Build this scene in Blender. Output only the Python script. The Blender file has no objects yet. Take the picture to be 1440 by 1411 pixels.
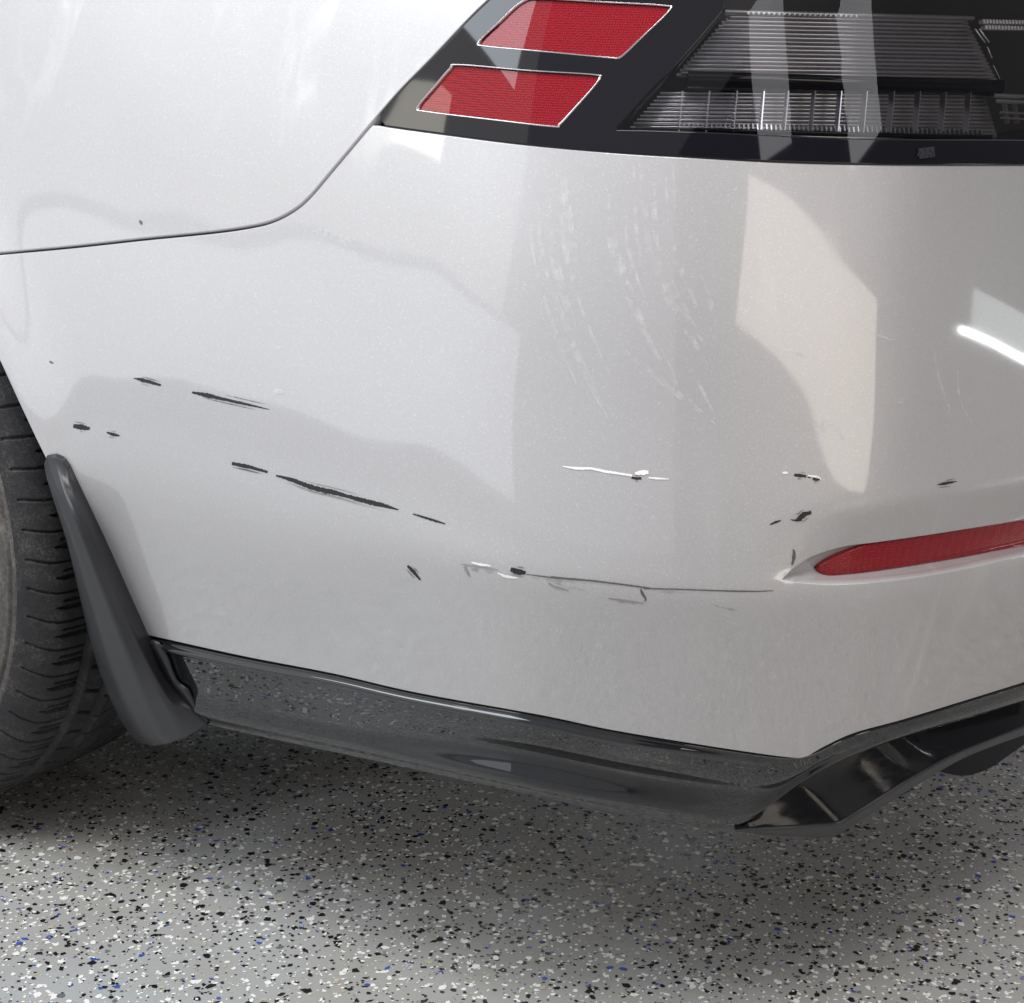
import bpy, bmesh, math, random
import numpy as np
from mathutils import Vector, Matrix
from mathutils.geometry import delaunay_2d_cdt

SC = bpy.context.scene
COL = SC.collection
rng = np.random.default_rng(7)

# ------------------------------------------------------------------ camera
CAM = np.array([1.6032, -.9908, .8936]); YAW, PITCH, ROLL, FPX = .64124, .3046, .0056, 2633.3

def cam_axes():
    f = np.array([-np.sin(YAW)*np.cos(PITCH), np.cos(YAW)*np.cos(PITCH), -np.sin(PITCH)])
    r = np.array([np.cos(YAW), np.sin(YAW), 0.]); u = np.cross(r, f)
    c, s = np.cos(ROLL), np.sin(ROLL)
    return c*r+s*u, -s*r+c*u, f
CR, CU, CF = cam_axes()
cd = bpy.data.cameras.new('camera'); cam = bpy.data.objects.new('camera', cd); COL.objects.link(cam)
M3 = Matrix((CR, CU, -CF)).transposed()
cam.matrix_world = Matrix.Translation(CAM) @ M3.to_4x4()
cd.sensor_width = 36; cd.lens = FPX/1440*36; cd.clip_end = 100; cd.clip_start = .02
SC.camera = cam
SC.render.resolution_x, SC.render.resolution_y = 1024, 1003

# ------------------------------------------------------------------ light
w = bpy.data.worlds.new('World'); SC.world = w; w.use_nodes = True
bg = w.node_tree.nodes['Background']
bg.inputs[0].default_value = (.84, .84, .88, 1); bg.inputs[1].default_value = .52
SC.view_settings.view_transform = 'Standard'; SC.view_settings.look = 'None'
SC.view_settings.exposure = .0; SC.view_settings.gamma = 1

def area(name, loc, target, size, power, col=(1, 1, 1), spread=180):
    l = bpy.data.lights.new(name, 'AREA'); l.shape = 'RECTANGLE'; l.size, l.size_y = size
    l.energy = power; l.color = col; l.spread = math.radians(spread)
    o = bpy.data.objects.new(name, l); COL.objects.link(o)
    d = Vector(target)-Vector(loc)
    o.location = loc; o.rotation_euler = d.to_track_quat('-Z', 'Y').to_euler()
    return o
def lamp_at(name, az, el, dist, radiance, col, tilt=0):
    """a flat lamp standing `dist` away from the car's corner, spanning the given azimuths and heights"""
    ref = Vector((.97, .2, .7)); a = math.radians(sum(az)/2); e = math.radians(sum(el)/2)
    d = Vector((math.cos(a)*math.cos(e), math.sin(a)*math.cos(e), math.sin(e)))
    sx = 2*dist*math.tan(math.radians(az[1]-az[0])/2)*math.cos(e); sy = 2*dist*math.tan(math.radians(el[1]-el[0])/2)
    o = area(name, ref+d*dist, ref, (sx, sy), radiance*math.pi*sx*sy, col)
    o.rotation_euler = (o.rotation_euler.to_matrix() @ Matrix.Rotation(math.radians(tilt), 3, 'Z')).to_euler()
    return o
# daylight through the open garage door, ahead of the car on the camera's side
lamp_at('door_daylight', (-152, -104), (10, 46), 4.2, .68, (1, .985, .92))
area('added_overhead_fill', (-.9, -2.0, 3.0), (-.2, -.9, 0), (2.4, 1.6), 88, (.84, .93, 1))  # not door light: fill added overhead to brighten the floor at left
area('added_rear_fill', (1.5, -.95, 3.2), (1.1, -.3, 0), (1.2, .9), 52, (1, .97, .95))  # unseen fill, added to lift the floor below the bumper and its corner
lamp_at('door_ground_light', (-152, -100), (-4, 9), 4.6, 1.05, (.90, .95, 1.0))
lamp_at('door_gap', (-131.5, -127.5), (18.5, 22.5), 3.9, 5, (1, .95, .82))
# sunlit cream opening and panes behind the car, mirrored in the corner of the bumper and the lamp
lamp_at('cream_opening', (-29, 21), (2, 18.5), 3.7, 2.4, (1, .91, .79), -24)
lamp_at('window_pane', (-21, -8), (27, 43), 4.2, 3.0, (.97, .96, 1))
lamp_at('window_pane', (14, 28), (18, 33), 4.4, 2.9, (.97, .96, 1))

# ------------------------------------------------------------------ node helpers
def new_mat(name, base=(.5, .5, .5), rough=.5, metal=0., coat=0., coat_rough=.03, spec=.5, ior=1.5):
    m = bpy.data.materials.new(name); m.use_nodes = True
    b = m.node_tree.nodes['Principled BSDF']
    b.inputs['Base Color'].default_value = (*base, 1); b.inputs['Roughness'].default_value = rough
    b.inputs['Metallic'].default_value = metal; b.inputs['Coat Weight'].default_value = coat
    b.inputs['Coat Roughness'].default_value = coat_rough; b.inputs['Specular IOR Level'].default_value = spec
    b.inputs['IOR'].default_value = ior
    return m
class NT:
    def __init__(s, m): s.m = m; s.t = m.node_tree; s.b = s.t.nodes['Principled BSDF']; s.tc = s.n('ShaderNodeTexCoord')
    def n(s, typ, ins=None, **kw):
        x = s.t.nodes.new(typ)
        for k, v in kw.items(): setattr(x, k, v)
        for k, v in (ins or {}).items():
            if hasattr(v, 'is_output'): s.t.links.new(v, x.inputs[k])
            else: x.inputs[k].default_value = v
        return x
    def link(s, a, b): s.t.links.new(a, b)
    def noise(s, scale, detail=3, rough=.5, vec=None, dist=0):
        return s.n('ShaderNodeTexNoise', {'Vector': vec or s.tc.outputs['Object'], 'Scale': scale, 'Detail': detail, 'Roughness': rough, 'Distortion': dist})
    def ramp(s, fac, stops):
        r = s.n('ShaderNodeValToRGB', {'Fac': fac}); e = r.color_ramp.elements
        while len(e) < len(stops): e.new(.5)
        for el, (p, c) in zip(e, stops): el.position = p; el.color = (*c, 1) if len(c) == 3 else c
        return r
    def mix(s, fac, a, b, blend='MIX'):
        x = s.n('ShaderNodeMix', data_type='RGBA', blend_type=blend)
        for i, v in ((0, fac), (6, a), (7, b)):
            if hasattr(v, 'is_output'): s.t.links.new(v, x.inputs[i])
            else: x.inputs[i].default_value = v if i == 0 or len(v) == 4 else (*v, 1)
        return x.outputs[2]
    def bump(s, h, strength=.2, dist=.001):
        x = s.n('ShaderNodeBump', {'Height': h, 'Strength': strength, 'Distance': dist}); s.link(x.outputs[0], s.b.inputs['Normal']); return x
    def mapping(s, scale=(1, 1, 1), rot=(0, 0, 0), vec=None):
        return s.n('ShaderNodeMapping', {'Vector': vec or s.tc.outputs['Object'], 'Scale': scale, 'Rotation': rot}).outputs[0]

# ------------------------------------------------------------------ materials
def mat_paint():
    m = new_mat('pearl_silver_paint', (.60, .6, .605), .42, .22, 1.0, .035)
    t = NT(m); t.b.inputs['Coat IOR'].default_value = 1.68
    fl = t.n('ShaderNodeTexVoronoi', {'Vector': t.tc.outputs['Object'], 'Scale': 1250.}, feature='F1')
    cl = t.noise(55, 2)
    spark = t.ramp(fl.outputs['Color'], [(0, (.485, .474, .482)), (.8, (.525, .513, .522)), (.985, (.64, .635, .65))])
    # haze of dried compound, faint streaks
    st = t.noise(1, 4, .6, t.mapping((26, 26, 5), (0, .5, .4)), .6)
    hz = t.ramp(st.outputs['Fac'], [(.55, (0, 0, 0)), (.72, (1, 1, 1))])
    pt = t.noise(3.2, 2)
    pm = t.ramp(pt.outputs['Fac'], [(.5, (0, 0, 0)), (.68, (1, 1, 1))])
    k = t.n('ShaderNodeMath', {0: hz.outputs[0], 1: pm.outputs[0]}, operation='MULTIPLY')
    k2 = t.n('ShaderNodeMath', {0: k.outputs[0], 1: .22}, operation='MULTIPLY')
    c = t.mix(k2.outputs[0], spark.outputs[0], (.8, .79, .78))
    t.link(c, t.b.inputs['Base Color'])
    t.link(t.n('ShaderNodeMath', {0: k.outputs[0], 1: .18}, operation='MULTIPLY').outputs[0], t.b.inputs['Coat Roughness'])
    nm = t.n('ShaderNodeMath', {0: k.outputs[0], 1: .25, 2: .05}, operation='MULTIPLY_ADD')
    t.link(nm.outputs[0], t.b.inputs['Coat Roughness'])
    b = t.n('ShaderNodeBump', {'Height': cl.outputs['Fac'], 'Strength': .05, 'Distance': .0006})
    op = t.noise(330, 2)
    b2 = t.n('ShaderNodeBump', {'Height': op.outputs['Fac'], 'Strength': .02, 'Distance': .0002})
    t.link(b2.outputs[0], t.b.inputs['Coat Normal'])
    # metal flakes tilt the base layer a little
    b3 = t.n('ShaderNodeBump', {'Height': fl.outputs['Distance'], 'Strength': .10, 'Distance': .0005, 'Normal': b.outputs[0]})
    t.link(b3.outputs[0], t.b.inputs['Normal'])
    return m
PAINT = mat_paint()

def mat_gloss_black(name='gloss_black_plastic', base=(.012, .012, .014), wet=True):
    m = new_mat(name, base, .12, 0, 0, .04, .35)
    t = NT(m)
    nn = t.noise(120, 3)
    t.bump(nn.outputs['Fac'], .08, .0005)
    sc = t.noise(1, 3, .6, t.mapping((60, 60, 260)))
    r = t.ramp(sc.outputs['Fac'], [(.4, (.10,)*3), (.75, (.24,)*3)])
    t.link(r.outputs[0], t.b.inputs['Roughness'])
    return m
BLACK = mat_gloss_black()
LAMPBLACK = new_mat('lamp_gloss_black', (.008, .008, .012), .04, 0, 0, .02, .45)
def mat_trim():
    m = new_mat('satin_black_trim', (.016, .017, .02), .5, 0, 1, .0, .05)
    t = NT(m); t.b.inputs['Coat IOR'].default_value = 1.66
    nn = t.noise(900, 2); n2 = t.noise(70, 3)
    h = t.n('ShaderNodeMath', {0: nn.outputs['Fac'], 1: n2.outputs['Fac']}, operation='ADD')
    t.bump(h.outputs[0], .12, .0004)
    d = t.noise(160, 4, .7)
    c = t.ramp(d.outputs['Fac'], [(.3, (.006, .007, .009)), (.7, (.012, .013, .016))])
    t.link(c.outputs[0], t.b.inputs['Base Color'])
    return m
TRIM = mat_trim()
def mat_flap():
    m = new_mat('grey_flap_plastic', (.03, .031, .035), .42, .0, .25, .2, .5)
    t = NT(m)
    g = t.noise(1400, 2)
    t.bump(g.outputs['Fac'], .12, .0003)
    sm = t.noise(22, 4, .6)
    c = t.ramp(sm.outputs['Fac'], [(.3, (.017, .018, .022)), (.7, (.026, .027, .032))])
    t.link(c.outputs[0], t.b.inputs['Base Color'])
    r = t.ramp(sm.outputs['Fac'], [(.3, (.36,)*3), (.75, (.52,)*3)]); t.link(r.outputs[0], t.b.inputs['Roughness'])
    return m
FLAP = mat_flap()
def mat_rubber():
    m = new_mat('dusty_tyre_rubber', (.035, .034, .035), .62, 0, 0, .1, .35)
    t = NT(m)
    d = t.noise(38, 6, .7); f = t.noise(420, 4, .75)
    mx = t.n('ShaderNodeMath', {0: d.outputs['Fac'], 1: f.outputs['Fac']}, operation='MULTIPLY')
    c = t.ramp(mx.outputs[0], [(.12, (.016, .016, .018)), (.27, (.032, .031, .033)), (.38, (.08, .076, .073))])
    t.link(c.outputs[0], t.b.inputs['Base Color'])
    t.bump(f.outputs['Fac'], .25, .0005)
    return m
RUBBER = mat_rubber()
def mat_sidewall():
    m = new_mat('dusty_sidewall_rubber', (.07, .065, .06), .75, 0, 0, .1, .3)
    t = NT(m)
    d = t.noise(30, 6, .7, None, .5); f = t.noise(300, 5, .8)
    mx = t.n('ShaderNodeMath', {0: d.outputs['Fac'], 1: f.outputs['Fac']}, operation='MULTIPLY')
    c = t.ramp(mx.outputs[0], [(.12, (.04, .037, .036)), (.26, (.10, .092, .085)), (.38, (.19, .175, .155))])
    t.link(c.outputs[0], t.b.inputs['Base Color'])
    t.bump(f.outputs['Fac'], .4, .0007)
    return m
SIDEWALL = mat_sidewall()
DARK = new_mat('dark_inner_plastic', (.008, .008, .009), .7)
CRUMB = new_mat('pale_grit', (.55, .53, .5), .8)
def mat_red(name, hexs, base=(.48, .008, .022)):
    m = new_mat(name, base, .16, 0, 1, .02, .15)
    t = NT(m)
    v = t.n('ShaderNodeTexVoronoi', {'Vector': t.tc.outputs['Object'], 'Scale': hexs}, feature='F1')
    v.inputs['Randomness'].default_value = .22
    r = t.ramp(v.outputs['Distance'], [(.18, base), (.52, tuple(x*.5 for x in base))])
    t.link(r.outputs[0], t.b.inputs['Base Color'])
    bb = t.n('ShaderNodeBump', {'Height': v.outputs['Distance'], 'Strength': .9, 'Distance': .0015}, invert=True)
    t.link(bb.outputs[0], t.b.inputs['Normal'])
    t.b.inputs['Metallic'].default_value = .0; t.b.inputs['Roughness'].default_value = .4; t.b.inputs['Coat Weight'].default_value = .6; t.link(bb.outputs[0], t.b.inputs['Coat Normal']) if 0 else None
    return m
RED = mat_red('red_reflector_plastic', 600., (.50, .001, .018))
RED2 = mat_red('red_reflector_bumper', 480., (.44, .0, .010))
CHROME = new_mat('clear_rim_plastic', (.75, .72, .74), .12, .9)
PRISM = new_mat('clear_prism_plastic', (.62, .62, .66), .16, .7)
PRISMD = new_mat('smoked_reflector', (.5, .48, .5), .25, .7)
LED = new_mat('led_optic_white', (.9, .89, .9), .25, .3)
SCR = new_mat('scraped_black_plastic', (.018, .018, .02), .55)
SCRG = new_mat('grey_scuff', (.12, .115, .11), .6)
SCRW = new_mat('white_scuff', (.95, .95, .93), .4)
SCRL = new_mat('hairline_grey', (.32, .315, .31), .5)
def mat_glass():
    m = bpy.data.materials.new('clear_lens'); m.use_nodes = True
    t = m.node_tree; t.nodes.remove(t.nodes['Principled BSDF']); out = t.nodes['Material Output']
    tr = t.nodes.new('ShaderNodeBsdfTransparent'); tr.inputs[0].default_value = (.94, .94, .95, 1)
    gl = t.nodes.new('ShaderNodeBsdfGlossy'); gl.inputs['Roughness'].default_value = .012
    fr = t.nodes.new('ShaderNodeFresnel'); fr.inputs[0].default_value = 1.5
    mx = t.nodes.new('ShaderNodeMixShader'); t.links.new(fr.outputs[0], mx.inputs[0]); t.links.new(tr.outputs[0], mx.inputs[1]); t.links.new(gl.outputs[0], mx.inputs[2])
    t.links.new(mx.outputs[0], out.inputs[0]); return m
GLASS = mat_glass()
FLK = [new_mat('flake_white', (.90, .89, .84), .35, 0, .7, .1), new_mat('flake_black', (.012, .012, .014), .35, 0, .7, .1),
       new_mat('flake_blue', (.05, .10, .42), .35, 0, .7, .1), new_mat('flake_tan', (.50, .46, .34), .35, 0, .7, .1),
       new_mat('flake_grey', (.16, .16, .17), .35, 0, .7, .1)]
def mat_floor():
    m = new_mat('grey_epoxy', (.27, .27, .26), .42, 0, .5, .3)
    t = NT(m)
    pos = t.tc.outputs['Object']
    a = t.noise(3.1, 5, .65)
    c0 = t.ramp(a.outputs['Fac'], [(.34, (.335, .318, .29)), (.5, (.385, .378, .36)), (.66, (.415, .42, .42))])
    rg = t.ramp(t.noise(5, 4, .6).outputs['Fac'], [(.35, (.34,)*3), (.65, (.5,)*3)]); t.link(rg.outputs[0], t.b.inputs['Roughness'])
    v = t.n('ShaderNodeTexVoronoi', {'Vector': pos, 'Scale': 240.}, feature='F1')
    sepc = t.n('ShaderNodeSeparateColor', {0: v.outputs['Color']})
    wh = t.n('ShaderNodeMath', {0: sepc.outputs[0], 1: .84}, operation='GREATER_THAN')
    bk = t.n('ShaderNodeMath', {0: sepc.outputs[1], 1: .88}, operation='GREATER_THAN')
    c1 = t.mix(wh.outputs[0], c0.outputs[0], (.66, .65, .6))
    c2 = t.mix(bk.outputs[0], c1, (.012, .012, .014))
    # beyond the built flakes the print carries on
    s = t.n('ShaderNodeSeparateXYZ', {0: pos})
    def outside(o, lo, hi):
        x = t.n('ShaderNodeMath', {0: o, 1: (lo+hi)/2}, operation='SUBTRACT')
        y = t.n('ShaderNodeMath', {0: x.outputs[0]}, operation='ABSOLUTE')
        return t.n('ShaderNodeMath', {0: y.outputs[0], 1: (hi-lo)/2}, operation='GREATER_THAN').outputs[0]
    mk = t.n('ShaderNodeMath', {0: outside(s.outputs[0], FX[0], FX[1]), 1: outside(s.outputs[1], FY[0], FY[1])}, operation='MAXIMUM')
    c3 = t.mix(mk.outputs[0], c0.outputs[0], c2)
    t.link(c3, t.b.inputs['Base Color'])
    bn = t.noise(9, 3); b2 = t.noise(160, 2)
    h = t.n('ShaderNodeMath', {0: bn.outputs['Fac'], 1: b2.outputs['Fac']}, operation='ADD')
    t.bump(h.outputs[0], .15, .0012)
    return m
FX, FY = (-.75, 2.0), (-1.35, 1.9)

# ------------------------------------------------------------------ mesh helpers
def obj(name, V, Fc, mat, parent=None, smooth=True, normals=None, mats=None, mi=None):
    me = bpy.data.meshes.new(name)
    me.from_pydata([tuple(map(float, v)) for v in V], [], [tuple(int(i) for i in f) for f in Fc])
    if mats:
        for mm in mats: me.materials.append(mm)
        me.polygons.foreach_set('material_index', np.asarray(mi, dtype=np.int32))
    else: me.materials.append(mat)
    me.polygons.foreach_set('use_smooth', np.full(len(me.polygons), smooth))
    me.update()
    if normals is not None:
        me.normals_split_custom_set_from_vertices([tuple(map(float, n)) for n in normals])
    o = bpy.data.objects.new(name, me); COL.objects.link(o)
    if parent: o.parent = parent
    return o
def struct(o, kind='structure'): o['kind'] = kind; return o

# ------------------------------------------------------------------ the car's outer skin as a function (positive outside)
def sp(x, w): return w*np.logaddexp(0, x/w)
def sstep(a, b, x):
    t = np.clip((x-a)/(b-a), 0, 1); return t*t*(3-2*t)
def tcoord(X, Y): return X+0.6*Y
ZCT = np.array([-1, .3, .45, .6, .8, .95, 1.08, 1.12, 1.17, 1.255, 1.318, 1.6, 2.])
ZCZ = np.array([.42, .43, .434, .436, .443, .442, .436, .433, .427, .414, .404, .39, .39])
ZAT = np.array([-1, 1.06, 1.112, 1.207, 1.31, 2]); ZAZ = np.array([.481, .481, .489, .484, .468, .44])
ZTT = np.array([-1, 1.089, 1.112, 1.136, 1.165, 1.313, 2]); ZTZ = np.array([.446, .446, .457, .4605, .4595, .439, .42])
UNDER = [1.]
def inset(X, Y, Z):
    t = tcoord(X, Y)
    zc = np.interp(t, ZCT, ZCZ)
    w = .034-.027*sstep(.42, .86, t)
    d = .26*sp(zc-Z, w)+(.13+.06*sstep(1.15, 1.5, t))*sp(Z-zc, w)+.35*np.maximum(Z-zc-.05, 0)**2+1.3*np.maximum(.30-Z, 0)**2
    # overhang above the reflector: face tucks in between its crest and the recess
    za = np.interp(t, ZAT, ZAZ); zt = np.interp(t, ZTT, ZTZ)
    zb = np.interp(t, ZCT, ZCZ)
    k = sstep(1.06, 1.16, t)
    under = .48*sp(za-Z, .003)
    fade = sstep(zb+.004, zb+.014, Z)
    d = d+k*under*fade*UNDER[0]
    # shallow hollow above the crest at the corner
    d = d+.0025*np.exp(-((t-1.05)/.16)**2-((Z-.56)/.07)**2)
    # the moulding is never quite even
    d = d+.00045*np.sin(X*19+Z*11+.6)*np.sin(Z*31-X*7)+.00012*np.sin(t*47+2)*np.sin(Z*41+1)
    # arch flare
    ra = np.sqrt(X*X+(Z-.335)**2)
    d = d-.011*np.exp(-np.maximum(ra-.37, 0)**2/.038**2)*(1-sstep(.3, .7, X))
    return d
def F(X, Y, Z):
    i = inset(X, Y, Z)
    a = X-(1.13-.14*(.93-Y)**2-i*.85)
    b = (.04*np.maximum(X-.2, 0)**1.5+.02*np.maximum(-.1-X, 0)**1.5+i-.003)-Y
    r = .24
    u = np.maximum(a+r, 0); v = np.maximum(b+r, 0); q = 2.4
    return (u**q+v**q+1e-12)**(1/q)-r+np.minimum(np.maximum(a, b)+r, 0)
def rays(px):
    px = np.atleast_2d(np.asarray(px, float))
    d = CF+((px[:, 0]-720)/FPX)[:, None]*CR-((px[:, 1]-705.5)/FPX)[:, None]*CU
    return d/np.linalg.norm(d, axis=1)[:, None]
def cast(px, off=0., Fn=None):
    Fn = Fn or F
    d = rays(px); n = len(d); off = np.broadcast_to(off, (n,))
    ts = np.linspace(.7, 3.2, 300); lo = np.full(n, np.nan); hi = lo.copy(); done = np.zeros(n, bool)
    for a, b in zip(ts[:-1], ts[1:]):
        cur = Fn(*(CAM+d*b).T)-off
        h = (~done) & (cur <= 0); lo[h] = a; hi[h] = b; done |= h
    for _ in range(36):
        m = (lo+hi)/2; v = Fn(*(CAM+d*m[:, None]).T)-off
        lo = np.where(v > 0, m, lo); hi = np.where(v > 0, hi, m)
    return CAM+d*((lo+hi)/2)[:, None]
def grad(P):
    e = 4e-4; X, Y, Z = P.T
    g = np.stack([F(X+e, Y, Z)-F(X-e, Y, Z), F(X, Y+e, Z)-F(X, Y-e, Z), F(X, Y, Z+e)-F(X, Y, Z-e)], 1)
    return g/np.linalg.norm(g, axis=1)[:, None]
# surface coordinates: s = length along the plan curve, z = height
O = np.array([.5, .8])
def radial(phi, Z, off=0.):
    lo = np.full(len(phi), .05); hi = np.full(len(phi), 2.2)
    c, s = np.cos(phi), np.sin(phi)
    for _ in range(34):
        m = (lo+hi)/2; v = F(O[0]+m*c, O[1]+m*s, Z)-off
        lo = np.where(v < 0, m, lo); hi = np.where(v < 0, hi, m)
    return np.stack([O[0]+hi*c, O[1]+hi*s, Z], 1)
_ph = np.linspace(math.radians(-160), math.radians(25), 1500)
_pl = radial(_ph, np.full(1500, .44)); _sl = np.concatenate([[0], np.cumsum(np.linalg.norm(np.diff(_pl[:, :2], axis=0), axis=1))])
def toS(P):
    P = np.atleast_2d(P); return np.stack([np.interp(np.arctan2(P[:, 1]-O[1], P[:, 0]-O[0]), _ph, _sl), P[:, 2]], 1)
def S(uv, off=0.):
    uv = np.atleast_2d(uv); return radial(np.interp(uv[:, 0], _sl, _ph), uv[:, 1], off)
def catmull(pts, n=12, closed=False):
    p = np.asarray(pts, float); m = len(p); out = []
    for i in range(m if closed else m-1):
        if closed: a, b, c, d = p[(i-1) % m], p[i], p[(i+1) % m], p[(i+2) % m]
        else: a, b, c, d = p[max(i-1, 0)], p[i], p[i+1], p[min(i+2, m-1)]
        for k in range(n):
            t = k/n; out.append(.5*(2*b+(c-a)*t+(2*a-5*b+4*c-d)*t*t+(3*b-a-3*c+d)*t**3))
    if not closed: out.append(p[-1])
    return np.array(out)
def resample(P, step, closed=False):
    P = np.asarray(P, float)
    if closed: P = np.vstack([P, P[:1]])
    L = np.concatenate([[0], np.cumsum(np.linalg.norm(np.diff(P, axis=0), axis=1))])
    n = max(2, int(L[-1]/step)+1); t = np.linspace(0, L[-1], n+1)
    q = np.stack([np.interp(t, L, P[:, k]) for k in range(P.shape[1])], 1)
    return q[:-1] if closed else q
def inpoly(pts, poly):
    x, y = pts.T; c = np.zeros(len(pts), bool)
    for (x1, y1), (x2, y2) in zip(poly, np.roll(poly, -1, 0)):
        if y1 == y2: continue
        c ^= ((y1 > y) != (y2 > y)) & (x < (x2-x1)*(y-y1)/(y2-y1)+x1)
    return c
def area2(p): return .5*np.sum(p[:, 0]*np.roll(p[:, 1], -1)-np.roll(p[:, 0], -1)*p[:, 1])
def dist_poly(pts, poly):
    out = np.full(len(pts), 9.)
    for a in poly: out = np.minimum(out, np.hypot(*(pts-a).T))
    return out
def panel(name, outline, mat, parent, step=.007, off=0., roll=.0012, depth=.010, holes=(), fine=None):
    """A sheet of the skin bounded by an outline given in (s, z), with rolled edges."""
    outs = [resample(outline, step*.6, True)]+[resample(h, step*.5, True) for h in holes]
    for i, o in enumerate(outs):
        if (area2(o) < 0) == (i == 0): outs[i] = o[::-1]
    mn, mx = outs[0].min(0), outs[0].max(0)
    gx, gy = np.meshgrid(np.arange(mn[0], mx[0], step), np.arange(mn[1], mx[1], step)); gx = gx+.5*step*(np.arange(gx.shape[0]) % 2)[:, None]
    g = np.stack([gx.ravel(), gy.ravel()], 1)
    if fine:
        for (a0, b0, a1, b1, st) in fine:
            g = g[~((g[:, 0] > a0) & (g[:, 0] < a1) & (g[:, 1] > b0) & (g[:, 1] < b1))]
            fx, fy = np.meshgrid(np.arange(a0, a1, st), np.arange(b0, b1, st)); g = np.vstack([g, np.stack([fx.ravel(), fy.ravel()], 1)])
    keep = inpoly(g, outs[0])
    for h in outs[1:]: keep &= ~inpoly(g, h)
    g = g[keep]
    for o in outs: g = g[dist_poly(g, o) > step*.38]
    allp = np.vstack(outs+[g]); edges = []; k = 0
    for o in outs:
        n = len(o); edges += [(k+i, k+(i+1) % n) for i in range(n)]; k += n
    vv, ee, ff, ov, _, _ = delaunay_2d_cdt([Vector(p) for p in allp], edges, [], 0, 1e-7)
    vv = np.array([tuple(v) for v in vv]); ff = np.array([f for f in ff])
    cen = vv[ff].mean(1); ok = inpoly(cen, outs[0])
    for h in outs[1:]: ok &= ~inpoly(cen, h)
    ff = ff[ok]
    V = S(vv, off); N = grad(V); Vs = [V]; Ns = [N]; Fs = [ff.tolist()]
    base = len(V)
    for o in outs:
        P = S(o, off); n = grad(P); m = len(P)
        tg = np.roll(P, -1, 0)-np.roll(P, 1, 0); tg /= np.linalg.norm(tg, axis=1)[:, None]
        outw = np.cross(tg, n); outw /= np.linalg.norm(outw, axis=1)[:, None]
        rings = []
        for (ca, cb, na, nb) in ((0, 0, 1, 0), (.6, .18, .8, .6), (1, .8, .35, .94), (1.05, depth/roll, 0, 1)):
            rings.append((P+outw*roll*ca-n*roll*cb, n*na+outw*nb))
        for q, nn in rings: Vs.append(q); Ns.append(nn/np.linalg.norm(nn, axis=1)[:, None])
        f = []
        for r in range(3):
            for i in range(m):
                j = (i+1) % m; a, b = base+r*m, base+(r+1)*m
                f.append((a+i, b+i, b+j, a+j))
        Fs.append(f); base += 4*m
    return obj(name, np.vstack(Vs), [x for f in Fs for x in f], mat, parent, True, np.vstack(Ns))
def px(*pts, n=0, off=0.): 
    """points seen in the photograph, brought onto the skin, in surface coordinates"""
    p = np.array(pts, float)
    if n: p = catmull(p, n)
    return toS(cast(p, off))
def ribbon(name, rows, mat, parent, closed=False, flip=False, solid=0.):
    """a surface lofted through rows of 3-D points (all the same count)"""
    rows = [np.asarray(r) for r in rows]; n = len(rows[0]); V = np.vstack(rows); Fc = []
    for r in range(len(rows)-1):
        for i in range(n if closed else n-1):
            j = (i+1) % n; f = (r*n+i, r*n+j, (r+1)*n+j, (r+1)*n+i); Fc.append(f[::-1] if flip else f)
    o = obj(name, V, Fc, mat, parent)
    if solid:
        md = o.modifiers.new('thickness', 'SOLIDIFY'); md.thickness = solid; md.offset = -1
    return o
def smooth_rows(rows, m):
    """insert rows by catmull across the loft"""
    A = np.array(rows); k = len(A); out = []
    for i in range(k-1):
        a, b, c, d = A[max(i-1, 0)], A[i], A[i+1], A[min(i+2, k-1)]
        for j in range(m):
            t = j/m; out.append(.5*(2*b+(c-a)*t+(2*a-5*b+4*c-d)*t*t+(3*b-a-3*c+d)*t**3))
    out.append(A[-1]); return out
def tube(name, P, r, mat, parent, sides=8, taper=None):
    P = np.asarray(P); n = len(P); V = []; Fc = []
    for i in range(n):
        t = P[min(i+1, n-1)]-P[max(i-1, 0)]; t = t/np.linalg.norm(t)
        a = np.cross(t, [0, 0, 1.]); a /= np.linalg.norm(a)+1e-9; b = np.cross(t, a); rr = r*(taper[i] if taper is not None else 1)
        for k in range(sides):
            an = 2*math.pi*k/sides; V.append(P[i]+rr*(math.cos(an)*a+math.sin(an)*b))
    for i in range(n-1):
        for k in range(sides):
            j = (k+1) % sides; Fc.append((i*sides+k, i*sides+j, (i+1)*sides+j, (i+1)*sides+k))
    Fc.append(tuple(range(sides))[::-1]); Fc.append(tuple((n-1)*sides+k for k in range(sides)))
    return obj(name, V, Fc, mat, parent)

# strip lights by the bench, placed along the rays that the paint mirrors
def strip_light(name, a, b, dist, width, radiance, col):
    P = cast([a, b]); n_ = grad(P); d = rays([a, b]); r_ = d-2*(d*n_).sum(1)[:, None]*n_
    E0, E1 = Vector(P[0]+r_[0]*dist), Vector(P[1]+r_[1]*dist); mid = (E0+E1)/2
    L = (E1-E0).length; o = area(name, mid, Vector(P.mean(0)), (L, width), radiance*math.pi*L*width, col)
    z = (mid-Vector(P.mean(0))).normalized(); x = (E1-E0).normalized(); y = z.cross(x).normalized(); x = y.cross(z)
    o.rotation_euler = Matrix((x, y, z)).transposed().to_euler()
strip_light('strip_light', (1352, 464), (1480, 517), 3.0, .024, 40, (.97, 1, 1))
strip_light('bench_window', (1368, 436), (1490, 488), 3.3, .2, 1.6, (.9, 1, 1))
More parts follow.
